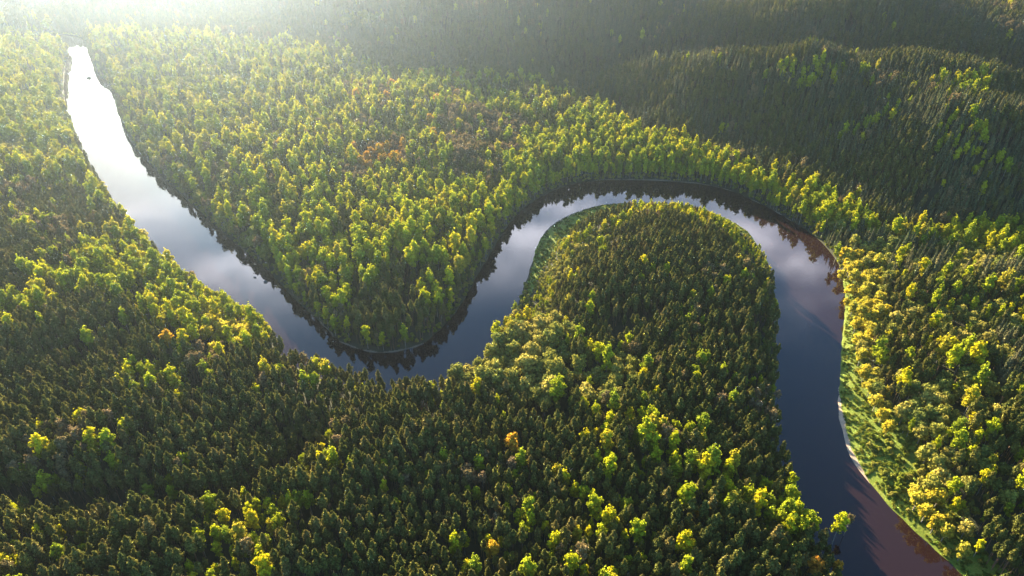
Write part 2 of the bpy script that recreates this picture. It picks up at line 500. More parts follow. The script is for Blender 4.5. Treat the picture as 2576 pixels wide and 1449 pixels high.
def crown_spruce(g, w, hb, ht, n, size):
    """spruce: tiers of drooping boughs narrowing to a spire"""
    L = Leaves()
    tiers = 15
    for i in range(tiers):
        t = i / (tiers - 1)
        r = w * (1 - t) ** 0.85 + .15
        z = hb + (ht - hb) * t
        m_ = max(5, int(n / tiers * (1.7 - 1.4 * t)))
        tn = g.uniform(.3, .7)
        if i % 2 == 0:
            L.core(np.array([0, 0, z - .15 * r]), np.array([r * .72, r * .72, (ht - hb) / tiers * 1.5]), max(0, tn - .3), g)  # added filler that blocks light, for lit and dark sides on the spire
        for j in range(m_):
            a = g.uniform(0, 2 * math.pi)
            q = g.uniform(.45, 1.05)
            p = np.array([r * q * math.cos(a), r * q * math.sin(a), z - .35 * r * q + g.uniform(-.25, .25)])
            nr = np.array([math.cos(a) * .8, math.sin(a) * .8, .75]) + g.normal(size=3) * .3
            L.add(p, nr, size * (1 - .45 * t), np.clip(tn + g.uniform(-.3, .3), 0, 1), g)
    return L


def tube(V, Fc, p0, p1, r0, r1, n=6):
    p0 = np.array(p0, float); p1 = np.array(p1, float)
    d = p1 - p0; d /= np.linalg.norm(d)
    a = np.cross(d, (0.3, 0.9, 0.1)); a /= np.linalg.norm(a)
    b = np.cross(d, a)
    s = len(V)
    for p, r in ((p0, r0), (p1, r1)):
        for i in range(n):
            t = 2 * math.pi * i / n
            V.append(p + r * (math.cos(t) * a + math.sin(t) * b))
    for i in range(n):
        Fc.append((s + i, s + (i + 1) % n, s + n + (i + 1) % n, s + n + i))


def trunk_mesh(name, g, h, r, mat, hb, w, limbs=5):
    V, Fc = [], []
    lean = np.array([g.uniform(-.4, .4), g.uniform(-.4, .4), 0])
    top = np.array([0, 0, h]) + lean
    mid = np.array([0, 0, h * .5]) + lean * .3
    tube(V, Fc, (0, 0, -.8), (0, 0, .5), r * 1.5, r)
    tube(V, Fc, (0, 0, .5), mid, r, r * .7)
    tube(V, Fc, mid, top, r * .7, r * .15)
    for i in range(limbs):
        a = i * 2.4 + g.uniform(-.3, .3)
        z = hb + (h - hb) * (i + .3) / (limbs + 1.2)
        q = w * g.uniform(.45, .75) * (1 - .4 * i / limbs)
        tube(V, Fc, (0, 0, z), (q * math.cos(a), q * math.sin(a), z + q * .6), r * .35, r * .07, 4)
    return make_mesh(name, V, Fc, mat, True)


KINDS = {}


def define(kind, n_var, crown_fn, trunk_fn):
    g = np.random.default_rng(abs(hash_name(kind)) % 10000)
    KINDS[kind] = []
    for k in range(n_var):
        L = crown_fn(g, k)
        KINDS[kind].append((L.mesh(kind + '_crown', M[KMAT[kind][0]]), trunk_fn(g, k)))


def hash_name(s):
    h = 0
    for c in s:
        h = (h * 31 + ord(c)) & 0xffffff
    return h


KMAT = {'pine': ('pine', 'bark_pine'), 'spruce': ('spruce', 'bark_pine'), 'birch': ('birch', 'bark_white'), 'willow': ('willow', 'bark_grey'),
        'golden': ('golden', 'bark_grey'), 'aspen': ('aspen', 'bark_grey'), 'bare': ('bare', 'bark_grey'), 'shrub': ('shrub', 'bark_grey')}
U = lambda g, a, b: g.uniform(a, b)
define('pine', 6, lambda g, k: crown_pine(g, U(g, 1.45, 1.85), U(g, 8.5, 10.5), U(g, 15.5, 18.5), 260, .88), lambda g, k: trunk_mesh('pine_trunk', g, 15.2, .2, M['bark_pine'], 9, 2.2))
define('spruce', 5, lambda g, k: crown_spruce(g, U(g, 1.9, 2.4), U(g, 3.5, 5), U(g, 15.5, 18.5), 210, 1.15), lambda g, k: trunk_mesh('spruce_trunk', g, 15, .2, M['bark_pine'], 4, 2.0))
define('birch', 6, lambda g, k: crown_broad(g, U(g, 2.5, 3.1), U(g, 3.5, 6), U(g, 17, 19.5), 330, 1.05, 8 + k % 3), lambda g, k: trunk_mesh('birch_trunk', g, 16.5, .17, M['bark_white'], 7, 2.6))
define('willow', 5, lambda g, k: crown_broad(g, U(g, 3.2, 3.9), U(g, 2.5, 4), U(g, 10.5, 13), 380, 1.05, 11), lambda g, k: trunk_mesh('willow_trunk', g, 9.5, .24, M['bark_grey'], 3, 3.2))
define('golden', 3, lambda g, k: crown_broad(g, U(g, 3.0, 3.5), U(g, 2.5, 4), U(g, 11, 12.5), 360, 1.05, 10), lambda g, k: trunk_mesh('golden_trunk', g, 9.5, .24, M['bark_grey'], 3, 3.2))
define('aspen', 3, lambda g, k: crown_broad(g, U(g, 2.6, 3.2), U(g, 7, 8.5), U(g, 17, 19), 330, 1.05, 9), lambda g, k: trunk_mesh('aspen_trunk', g, 15.5, .19, M['bark_grey'], 7, 2.6))
define('bare', 4, lambda g, k: crown_broad(g, U(g, 2.0, 2.5), U(g, 7, 9), U(g, 16.5, 18.5), 190, .8, 9), lambda g, k: trunk_mesh('bare_trunk', g, 16, .16, M['bark_grey'], 6, 2.4, 8))
define('shrub', 4, lambda g, k: crown_broad(g, U(g, 1.2, 1.6), .15, U(g, 2.0, 2.8), 130, .62, 5), lambda g, k: trunk_mesh('shrub_stem', g, 1.6, .06, M['bark_grey'], .3, 1.0, 4))
CH = {'pine': 14, 'spruce': 12, 'birch': 13, 'willow': 8, 'golden': 8, 'aspen': 13, 'bare': 13, 'shrub': 1.3}
CR = {'pine': 2.1, 'spruce': 2.2, 'birch': 2.8, 'willow': 3.5, 'golden': 3.2, 'aspen': 2.9, 'bare': 2.2, 'shrub': 1.4}
KI = list(KINDS)

# ------------------------------------------------------------------ which species grow where (outlines in survey units, read off the photograph)
# weights: pine spruce birch willow golden aspen bare ; scale of the broadleaves
W0 = dict(pine=.83, birch=.14, bare=.03)
ZONES = [
    # far hills and plateau
    ([(-900, -200), (3500, -200), (3500, 640), (2250, 590), (2000, 470), (1700, 360), (1560, 285), (1300, 188), (1000, 178), (760, 120), (-900, 70)], dict(spruce=.56, pine=.39, bare=.03, birch=.02), 1.0),
    ([(1940, 165), (2020, 150), (2140, 170), (2120, 215), (1980, 215)], dict(birch=.45, spruce=.55), .9),
    ([(2340, 185), (2480, 190), (2490, 250), (2380, 250)], dict(birch=.6, spruce=.4), .9),
    ([(2200, 230), (2360, 250), (2480, 330), (2520, 420), (2440, 430), (2340, 330)], dict(birch=.25, spruce=.75), .9),
    ([(2060, 320), (2260, 270), (2300, 300), (2120, 350)], dict(birch=.28, spruce=.72), .9),
    ([(1700, 130), (1900, 150), (1880, 190), (1720, 170)], dict(birch=.1, spruce=.9), .9),
    ([(850, 30), (960, 25), (960, 55), (860, 50)], dict(willow=.9), 1.0),
    # upper left, both banks
    ([(-900, 60), (170, 60), (150, 250), (220, 420), (150, 480), (0, 500), (-900, 560)], dict(birch=.55, willow=.3, pine=.15), 1.2),
    ([(220, 70), (760, 110), (1000, 178), (700, 285), (560, 330), (380, 330), (290, 230)], dict(willow=.5, birch=.3, pine=.2), 1.15),
    ([(290, 260), (560, 320), (680, 300), (800, 420), (760, 560), (660, 690), (500, 560), (360, 420)], dict(birch=.30, willow=.25, pine=.36, bare=.09), 1.25),
    # left bank
    ([(-600, 480), (150, 470), (330, 550), (250, 620), (0, 690), (-600, 720)], dict(pine=.84, bare=.07, birch=.09), 1.05),
    ([(215, 440), (300, 520), (430, 640), (520, 705), (480, 730), (360, 610), (230, 490)], dict(birch=.62, pine=.38), 1.2),
    ([(40, 690), (150, 660), (250, 610), (320, 575), (400, 600), (470, 670), (560, 720), (660, 770), (690, 860), (640, 900), (560, 900), (450, 870), (380, 800), (280, 760), (150, 740)], dict(birch=.74, pine=.20, golden=.05, bare=.01), 1.1),
    ([(270, 650), (420, 660), (450, 710), (330, 720)], dict(birch=.95, pine=.05), 1.15),
    ([(450, 730), (540, 715), (650, 765), (680, 830), (620, 860), (520, 830), (450, 790)], dict(birch=.72, golden=.28), 1.1),
    ([(0, 700), (80, 660), (160, 720), (120, 770), (0, 780)], dict(birch=.45, pine=.55), 1.1),
    ([(420, 880), (640, 880), (700, 930), (520, 960), (400, 930)], dict(birch=.22, pine=.73, bare=.05), 1.1),
    # middle wood
    ([(690, 290), (1000, 190), (1300, 195), (1450, 250), (1300, 340), (1250, 400), (1180, 470), (1000, 520), (800, 520), (720, 400)], dict(birch=.44, pine=.33, bare=.12, golden=.09, aspen=.02), 1.15),
    ([(690, 290), (960, 196), (1010, 205), (880, 260), (740, 330)], dict(birch=.55, pine=.3, bare=.15), 1.2),
    ([(1120, 290), (1330, 290), (1330, 370), (1250, 460), (1140, 460)], dict(birch=.14, pine=.22, bare=.60, golden=.04), 1.15),
    ([(720, 500), (1000, 470), (1250, 480), (1290, 560), (1240, 640), (1150, 680), (900, 700), (720, 690), (650, 620)], dict(birch=.54, pine=.38, bare=.05, golden=.03), 1.2),
    ([(880, 560), (1100, 530), (1230, 540), (1230, 620), (1100, 690), (900, 660)], dict(birch=.72, pine=.28), 1.25),
    ([(700, 690), (900, 690), (1150, 670), (1200, 690), (1130, 810), (1050, 860), (960, 885), (860, 850), (760, 760)], dict(birch=.30, pine=.65, bare=.05), 1.1),
    ([(860, 800), (1130, 780), (1040, 880), (900, 880)], dict(birch=.05, pine=.90, bare=.05), 1.0),
    ([(900, 365), (1010, 360), (1015, 440), (905, 440)], dict(aspen=.55, golden=.2, bare=.25), 1.0),
    ([(960, 430), (1115, 420), (1115, 490), (970, 500)], dict(golden=.6, birch=.3, pine=.1), 1.0),
    ([(985, 295), (1075, 295), (1075, 355), (995, 355)], dict(golden=.65, birch=.35), 1.0),
    ([(1085, 280), (1140, 285), (1135, 315), (1090, 310)], dict(golden=.5, birch=.5), 1.0),
    ([(840, 420), (930, 430), (920, 470), (850, 465)], dict(bare=.8, birch=.2), 1.1),
    # outer bank of the bend
    ([(1270, 400), (1400, 310), (1500, 270), (1560, 300), (1700, 350), (1800, 385), (1950, 440), (2100, 490), (2200, 545), (2255, 600), (2160, 620), (2000, 560), (1850, 490), (1700, 465), (1500, 460), (1330, 500), (1270, 540)], dict(birch=.84, pine=.14, bare=.02), 1.1),
    ([(1440, 220), (1560, 262), (1660, 330), (1700, 365), (1560, 310)], dict(willow=.3, spruce=.7), 1.0),
    # the wooded tongue
    ([(1345, 700), (1600, 525), (1760, 535), (1900, 600), (1950, 680), (1965, 900), (1970, 1060), (2010, 1190), (1850, 1200), (1700, 1060), (1500, 880), (1330, 830)], dict(pine=.89, birch=.08, bare=.03), .95),
    ([(1580, 520), (1700, 522), (1800, 535), (1880, 575), (1945, 645), (1935, 670), (1860, 600), (1770, 562), (1680, 548), (1590, 548)], dict(birch=.95, golden=.05), .75),
    ([(1200, 850), (1270, 770), (1318, 690), (1360, 620), (1400, 610), (1480, 575), (1580, 535), (1610, 550), (1520, 600), (1450, 650), (1400, 720), (1370, 800), (1300, 860)], dict(willow=.72, birch=.28), .82),
    ([(1090, 960), (1210, 860), (1260, 820), (1370, 790), (1440, 830), (1500, 900), (1480, 1000), (1380, 1010), (1250, 980)], dict(willow=.93, birch=.07), 1.4),
    ([(1400, 840), (1560, 870), (1640, 960), (1560, 1020), (1420, 1000)], dict(willow=.42, birch=.15, pine=.43), 1.15),
    ([(1480, 1060), (1700, 1040), (1860, 1150), (1860, 1240), (1700, 1260), (1500, 1200)], dict(birch=.26, pine=.70, bare=.04), 1.1),
    ([(1690, 1200), (1850, 1180), (2010, 1225), (2140, 1310), (2170, 1400), (2060, 1340), (1900, 1300), (1720, 1280)], dict(birch=.72, pine=.28), 1.15),
    ([(1760, 1330), (2080, 1330), (2160, 1420), (2200, 1600), (1760, 1600)], dict(pine=.8, birch=.18, bare=.02), 1.1),
    # right bank
    ([(2080, 560), (2250, 580), (2700, 640), (2700, 760), (2240, 760), (2150, 700), (2090, 640)], dict(willow=.5, spruce=.4, birch=.1), 1.05),
    ([(2240, 565), (2420, 560), (2700, 610), (2700, 650), (2400, 610), (2260, 600)], dict(birch=.8, pine=.2), 1.1),
    ([(2190, 700), (2700, 720), (2700, 1060), (2380, 1040), (2280, 1060), (2210, 1000)], dict(willow=.46, birch=.10, pine=.44), 1.1),
    ([(2500, 830), (2700, 830), (2700, 960), (2520, 960)], dict(spruce=.7, willow=.3), 1.0),
    ([(2115, 640), (2230, 640), (2225, 760), (2200, 900), (2225, 1010), (2260, 1090), (2200, 1085), (2150, 1000), (2140, 820)], dict(golden=.8, willow=.2), .95),
    ([(2240, 1040), (2420, 1040), (2460, 1200), (2560, 1449), (2440, 1449), (2330, 1260), (2270, 1130)], dict(willow=.40, birch=.32, pine=.28), 1.0),
    ([(2330, 1050), (2700, 1020), (2900, 1600), (2560, 1600), (2450, 1300)], dict(pine=.78, birch=.14, willow=.08), 1.0),
    ([(2290, 1225), (2370, 1230), (2420, 1330), (2380, 1350), (2310, 1280)], dict(golden=.8, willow=.2), .95),
    # wood below the river
    ([(690, 860), (760, 900), (1000, 960), (1110, 985), (1200, 1000), (1100, 1060), (800, 1020)], dict(pine=.80, bare=.06, birch=.14), 1.0),
    ([(220, 930), (380, 900), (470, 960), (430, 1030), (260, 1010)], dict(birch=.4, pine=.6), 1.0),
    ([(540, 1300), (640, 1270), (720, 1230), (860, 1260), (830, 1330), (700, 1380), (560, 1370)], dict(birch=.62, pine=.38), .8),
    ([(735, 1150), (775, 1150), (790, 1240), (725, 1240)], dict(birch=.8, pine=.2), .7),
    ([(980, 1330), (1240, 1330), (1260, 1460), (1000, 1460)], dict(birch=.30, pine=.68, golden=.02), .95),
    ([(300, 1150), (760, 1040), (1300, 1080), (1340, 1200), (900, 1250), (400, 1260)], dict(pine=.87, bare=.08, birch=.05), 1.0),
]
BARE_GROUND = [right_meadow, tongue_meadow, sand_strip]


def zone_of(u, v):
    z = np.full(u.shape, -1)
    for i, (poly, w, s) in enumerate(ZONES):
        z[in_poly(u, v, poly)] = i
    return z


CUM = []
for w in [W0] + [z[1] for z in ZONES]:
    a = np.array([w.get(k, 0) for k in KI], float)
    CUM.append(np.cumsum(a / a.sum()))
CUM = np.array(CUM)
DARK = np.array([1 - sum(w.get(k, 0) for k in ('birch', 'willow', 'golden', 'aspen')) / sum(w.values()) for w in [W0] + [z[1] for z in ZONES]])
ZSC = np.array([1.0] + [z[2] for z in ZONES])

trees = {k: [] for k in KI}            # x, y, z, scale, rotation, zone


def candidates(step, seed, jit=0.45):
    g = np.random.default_rng(seed)
    ax = np.arange(-1420, 1420, step); ay = np.arange(120, 1750, step * .87)
    A, B = np.meshgrid(ax, ay)
    A = A + (np.arange(len(ay)) % 2)[:, None] * step * .5
    A = A + g.uniform(-jit, jit, A.shape) * step; B = B + g.uniform(-jit, jit, B.shape) * step
    x, y = A.ravel(), B.ravel()
    u, v, zc = project(x, y, 12 + 0 * x)
    k = (u > -420) & (u < PW + 420) & (v < PH + 260)
    x, y = x[k], y[k]
    z = bil(Zg, x, y); d = bil(Dg, x, y)
    k = (d > 2.2)
    x, y, z, d = x[k], y[k], z[k], d[k]
    k = np.ones(len(x), bool)
    for p in BARE_GROUND:
        k &= ~in_poly(x, y, p)
    k &= seg_dist(x, y, RAV) > 4.5
    k &= (seg_dist(x, y, SCAR) > 5.0)
    return x[k], y[k], z[k], d[k], g


def draw(x, y, z, g):
    j1 = (vnoise(x, y, 26, 31) - .5) * 34; j2 = (vnoise(x, y, 26, 32) - .5) * 26
    u, v, zc = project(x, y, z + 10)
    zn = zone_of(u + j1, v + j2) + 1
    cum = CUM[zn]
    # groves: neighbouring trees tend to be the same kind
    r = np.clip((vnoise(x, y, 21, 41) - .5) * 1.5 + .5, 0, 1) * .48 + g.random(len(x)) * .52
    rank = np.argsort(np.argsort(r)) / len(r)
    r = np.clip(rank, 0, .9999)
    ki = (r[:, None] > cum).sum(1)
    return ki, zn


TIP = np.array(S([(1280, 800), (1330, 640), (1400, 540), (1500, 500), (1700, 500), (1900, 570), (1955, 650), (1960, 710), (1890, 700), (1750, 655), (1600, 655), (1490, 700), (1430, 790), (1380, 850)], 0))


def limit(x, y, d):
    """tallest growth (as a share of a grown tree) near the tip of the tongue"""
    return np.where(in_poly(x, y, TIP), np.clip((d - 2) / 36, .30, 1.0), 9.0)


OC = 1.0
occ = np.zeros((int((1800 - 100) / OC), int(2900 / OC)), bool)


def stamp(x, y, rad):
    i0 = int((y - rad - 100) / OC); i1 = int((y + rad - 100) / OC) + 1
    j0 = int((x - rad + 1450) / OC); j1 = int((x + rad + 1450) / OC) + 1
    occ[max(i0, 0):i1, max(j0, 0):j1] = True


def taken(x, y):
    i = int((y - 100) / OC); j = int((x + 1450) / OC)
    return occ[min(max(i, 0), occ.shape[0] - 1), min(max(j, 0), occ.shape[1] - 1)]


BROAD = {'birch', 'willow', 'golden', 'aspen'}
LONE = [(65, 1189, .8), (42, 1288, .9), (285, 1163, .9), (203, 1129, .75), (237, 1139, .75), (375, 1239, .85), (433, 1241, .75), (428, 1211, .65), (550, 1103, .75), (503, 991, .7), (810, 1009, .75),
        (830, 1099, .75), (98, 1346, .8), (153, 1336, .7), (1266, 1054, .8), (1252, 1014, .8), (963, 1125, .7), (965, 1172, .8), (966, 1228, .8), (998, 1273, .7), (878, 1330, .7), (1400, 1186, .85),
        (1421, 1206, .85), (1468, 1243, .9), (1491, 1260, .9), (1445, 1233, .85), (1625, 1089, 1.35), (1646, 1112, 1.1), (1668, 1079, 1.05), (1618, 1009, .95), (1650, 995, .9), (1498, 1036, 1.0), (1472, 1106, .95),
        (1502, 1153, .9), (1530, 1150, .75), (764, 1160, .8), (752, 1195, .75), (768, 1205, .7), (500, 1355, .9), (570, 1345, .9), (605, 1345, 1.0), (640, 1362, .85), (655, 1395, .9), (480, 1430, .8), (530, 1455, .85),
        (425, 855, .9), (310, 1060, .75), (360, 1010, .85), (355, 985, .8), (290, 975, .8)]
# single trees that stand out in the photograph: kind, survey point of the crown, scale, label
SPECIAL = [
    ('aspen', 1288, 1112, 1.25, 'golden orange round tree standing alone among dark pines south of the wooded tongue'),
    ('aspen', 421, 856, 1.2, 'rusty orange broad tree at the edge of the bright birch grove on the left bank'),
    ('aspen', 2049, 1424, 1.05, 'taller orange tree of two beside the water at the bottom edge'),
    ('aspen', 2106, 1426, 0.85, 'smaller orange tree of two beside the water at the bottom edge'),
    ('birch', 2110, 1325, 1.05, 'single bright yellow-green tree jutting out over the river on the lower bank'),
    ('bare', 2134, 1318, 0.8, 'small pale bare tree leaning out over the river beside the bright yellow-green one'),
    ('aspen', 1240, 1380, 1.0, 'orange-yellow tree among bright birches at the lower middle of the wood'),
    ('aspen', 1760, 1292, 0.9, 'dull orange tree between dark pines and the lit birches near the lower river'),
    ('willow', 2105, 588, 0.9, 'pale pinkish round tree at the foot of the dark slope on the outer bank'),
    ('birch', 2108, 628, 1.0, 'lone bright yellow-green tree at the water where the river turns south'),
    ('golden', 2210, 655, 1.25, 'biggest golden round tree at the top end of the riverside row'),
    ('birch', 2120, 1000, .01, ''),
]
special_objs = []
for kind, u, v, s, lab in SPECIAL:
    if s < .05:
        continue
    h = 10.0
    for _ in range(4):
        x, y = survey(u, v, h + CH[kind] * s)
        h = float(bil(Zg, np.array([x]), np.array([y]))[0])
    stamp(x, y, CR[kind] * s * .9)
    special_objs.append((kind, x, y, max(h, .6), s, lab))

ROW = [(2118, 690, .9), (2132, 662, .95), (2160, 640, 1.0), (2140, 728, 1.0), (2168, 700, .9), (2190, 690, .85), (2148, 770, 1.0), (2176, 758, .9), (2156, 812, 1.05), (2182, 800, .85), (2160, 852, 1.0), (2186, 845, .9),
       (2168, 892, 1.05), (2194, 890, .9), (2178, 934, 1.0), (2204, 936, .85), (2192, 972, 1.0), (2206, 1008, 1.0), (2222, 1040, .95), (2236, 1072, .9), (2232, 985, .8), (2310, 1255, 1.0), (2332, 1285, 1.0),
       (2356, 1312, 1.0), (2382, 1334, .95), (2342, 1250, .9), (2424, 1384, .9), (2300, 1235, .85), (2206, 862, .7), (2130, 760, .7)]
for u, v, s in ROW:
    h = 4.0
    for _ in range(4):
        x, y = survey(u, v, h + CH['golden'] * s)
        h = float(bil(Zg, np.array([x]), np.array([y]))[0])
    stamp(x, y, CR['golden'] * s * .75)
    trees['golden'].append((x, y, h, s, u * .1, 0))
for u, v, s in LONE:
    h = 8.0
    for _ in range(4):
        x, y = survey(u, v, h + CH['birch'] * s)
        h = float(bil(Zg, np.array([x]), np.array([y]))[0])
    if not taken(x, y):
        stamp(x, y, CR['birch'] * s * .9)
        trees['birch'].append((x, y, h, s * 1.08, u * .1, 0))

x, y, z, d, g = candidates(5.6, 101)
ki, zn = draw(x, y, z, g)
gapb = vnoise(x, y, 17, 57)
lim = limit(x, y, d)
for i in np.argsort(-ZSC[zn] * g.uniform(.7, 1.3, len(x))):
    k = KI[ki[i]]
    if k not in BROAD:
        continue
    s = ZSC[zn[i]] * g.uniform(.68, 1.25)
    if gapb[i] < .2 and g.random() < .6:
        continue
    if d[i] < CR[k] * s * .55 or taken(x[i], y[i]):
        continue
    if k in ('birch', 'aspen') and d[i] < 8:
        s *= .8
    s = min(s, lim[i] * 1.1)
    stamp(x[i], y[i], CR[k] * s * .80)
    trees[k].append((x[i], y[i], z[i], s, g.uniform(0, 6.28), zn[i]))

x, y, z, d, g = candidates(3.05, 202)
ki, zn = draw(x, y, z, g)
gap = vnoise(x, y, 21, 55)
stand = vnoise(x, y, 48, 58)
lim = limit(x, y, d)
for i in range(len(x)):
    if taken(x[i], y[i]):
        continue
    k = KI[ki[i]]
    if k in BROAD:
        if DARK[zn[i]] > .2 and g.random() < .72:
            continue
        s = ZSC[zn[i]] * g.uniform(.5, .75)
    else:
        if gap[i] < .19 and g.random() < .75:
            continue
        s = g.uniform(.70, 1.24) * (1.0 if d[i] > 12 else .85)
        s *= .84 + .32 * stand[i]
        if y[i] > 700:
            s *= 1.08
    if lim[i] < .62 and k not in BROAD:
        k = ('willow', 'golden', 'birch')[int(np.searchsorted([.55, .8], g.random()))]
    s = min(s, lim[i])
    stamp(x[i], y[i], .75)
    trees[k].append((x[i], y[i], z[i], s, g.uniform(0, 6.28), zn[i]))

# shrubs: along the water's edge, and scattered over the back of the meadow
x, y, z, d, g = candidates(2.6, 303)
for i in np.nonzero((d > 1.6) & (d < 9) & (g.random(len(x)) < .5))[0]:
    trees['shrub'].append((x[i], y[i], z[i], g.uniform(.6, 1.35), g.uniform(0, 6.28), 0))
shrub_zone = S([(2196, 1060), (2290, 1075), (2330, 1180), (2370, 1255), (2430, 1335), (2480, 1420), (2400, 1420), (2310, 1330), (2235, 1240), (2190, 1160), (2172, 1090)], 2)
shrub_zone2 = S([(1352, 722), (1384, 672), (1414, 634), (1458, 602), (1516, 574), (1580, 550), (1594, 560), (1520, 590), (1460, 620), (1410, 660), (1380, 712)], 2)
shrub_zone3 = S([(2146, 880), (2166, 990), (2196, 1060), (2172, 1070), (2152, 1000), (2140, 900)], 2)
for zone_, pr in ((shrub_zone, .42), (shrub_zone2, .5), (shrub_zone3, .3)):
    P = np.array(zone_)
    gg = np.random.default_rng(5)
    n = int((P[:, 0].max() - P[:, 0].min()) * (P[:, 1].max() - P[:, 1].min()) / 4.5)
    sx = gg.uniform(P[:, 0].min(), P[:, 0].max(), n); sy = gg.uniform(P[:, 1].min(), P[:, 1].max(), n)
    k = in_poly(sx, sy, P) & (gg.random(n) < pr) & (bil(Dg, sx, sy) > 2)
    for a, b_, c in zip(sx[k], sy[k], bil(Zg, sx[k], sy[k])):
        trees['shrub'].append((a, b_, c, gg.uniform(.5, 1.25), gg.uniform(0, 6.28), 0))

# ------------------------------------------------------------------ build: the 300 that show largest one by one, the rest of a kind as one mass
NAMES = {'pine': 'pine_tree', 'spruce': 'spruce_tree', 'birch': 'birch_tree', 'willow': 'willow_tree', 'golden': 'golden_tree', 'aspen': 'orange_tree', 'bare': 'budding_tree', 'shrub': 'riverside_shrub'}
CATS = {'pine': 'pine tree', 'spruce': 'spruce tree', 'birch': 'birch tree', 'willow': 'willow tree', 'golden': 'golden tree', 'aspen': 'orange tree', 'bare': 'budding tree', 'shrub': 'shrub'}
LOOK = {'pine': 'dark olive pine', 'spruce': 'dark spire-shaped spruce', 'birch': 'bright yellow-green birch', 'willow': 'pale olive round willow', 'golden': 'golden yellow round tree',
        'aspen': 'orange-leaved tree', 'bare': 'grey-brown budding tree', 'shrub': 'low green shrub'}
MASS = {'pine': ('pine_forest', 'mass of dark olive pines filling the woods farther off'), 'spruce': ('spruce_forest', 'mass of dark spruces covering the far slopes and hills'),
        'birch': ('birch_woods', 'bright green birch groves spread through the farther woods'), 'willow': ('willow_woods', 'pale round willows massed along the farther banks'),
        'golden': ('golden_woods', 'golden trees scattered through the farther woods'), 'aspen': ('orange_woods', 'orange trees scattered through the farther woods'),
        'bare': ('budding_woods', 'grey-brown budding trees scattered through the farther woods'), 'shrub': ('riverside_shrubbery', 'low green shrubs lining the farther banks')}


def place_words(x, y):
    """where a tree stands, in words one can follow on the photograph"""
    px = np.array([x]); py = np.array([y])
    u, v, _ = project(px, py, np.array([5.0]))
    u, v = u[0], v[0]
    if u > 2090 and v > 590:
        if v < 1060:
            return 'on the right bank behind the meadow strip'
        return 'on the right bank below the meadow strip'
    if in_poly(px, py, FOOTPOLY)[0]:
        return 'on the dark slope above the outer bank'
    tongue = S([(1290, 830), (1345, 640), (1440, 530), (1650, 500), (1860, 550), (1950, 650), (1975, 1000), (1990, 1120), (1560, 1020), (1380, 960), (1110, 1010), (1200, 900)], 3)
    if in_poly(px, py, np.array(tongue))[0]:
        return 'on the wooded tongue inside the river loop'
    if u > 1270 and v < 620:
        return 'along the outer bank of the upper bend'
    if (u < 1290 and v < 900 and bil(Dg, px, py)[0] > 0):
        c = [(p[0], p[1]) for p in LB]
        mid = S([(300, 240), (960, 900), (1120, 840), (1300, 560), (1700, 340), (1000, 170)], 3)
        if in_poly(px, py, np.array(mid))[0]:
            return 'on the middle wood between the two river arms'
        return 'on the left bank beside the long straight river arm'
    if u < 900:
        return 'in the wood at the lower left, below the river'
    if u < 1600:
        return 'in the wood at the lower middle, below the loop'
    return 'in the wood at the lower right, left of the river'


def one_tree(kind, x, y, z, s, rot, var, label, group):
    cm, tm = KINDS[kind][var]
    e = bpy.data.objects.new(NAMES[kind], None)
    COL.objects.link(e)
    e.empty_display_size = .5
    e.location = (x, y, z)
    e.rotation_euler = (0, 0, rot)
    e.scale = (s, s, s)
    e['label'] = label
    e['category'] = CATS[kind]
    if group:
        e['group'] = group
    for nm, md in (('crown', cm), ('stem' if kind == 'shrub' else 'trunk', tm)):
        c = bpy.data.objects.new(nm, md)
        COL.objects.link(c)
        c.parent = e
    return e


def merged(a, b):
    """crown and trunk of a prototype as plain arrays for the masses"""
    va = np.empty(len(a.vertices) * 3, np.float32); a.vertices.foreach_get('co', va)
    vb = np.empty(len(b.vertices) * 3, np.float32); b.vertices.foreach_get('co', vb)
    fa = [tuple(p.vertices) for p in a.polygons]
    fb = [tuple(np.array(p.vertices) + len(a.vertices)) for p in b.polygons]
    ta = np.empty(len(a.vertices), np.float32); a.attributes['leaf_tone'].data.foreach_get('value', ta)
    return np.concatenate([va.reshape(-1, 3), vb.reshape(-1, 3)]), fa, fb, np.concatenate([ta, np.full(len(b.vertices), .5, np.float32)])


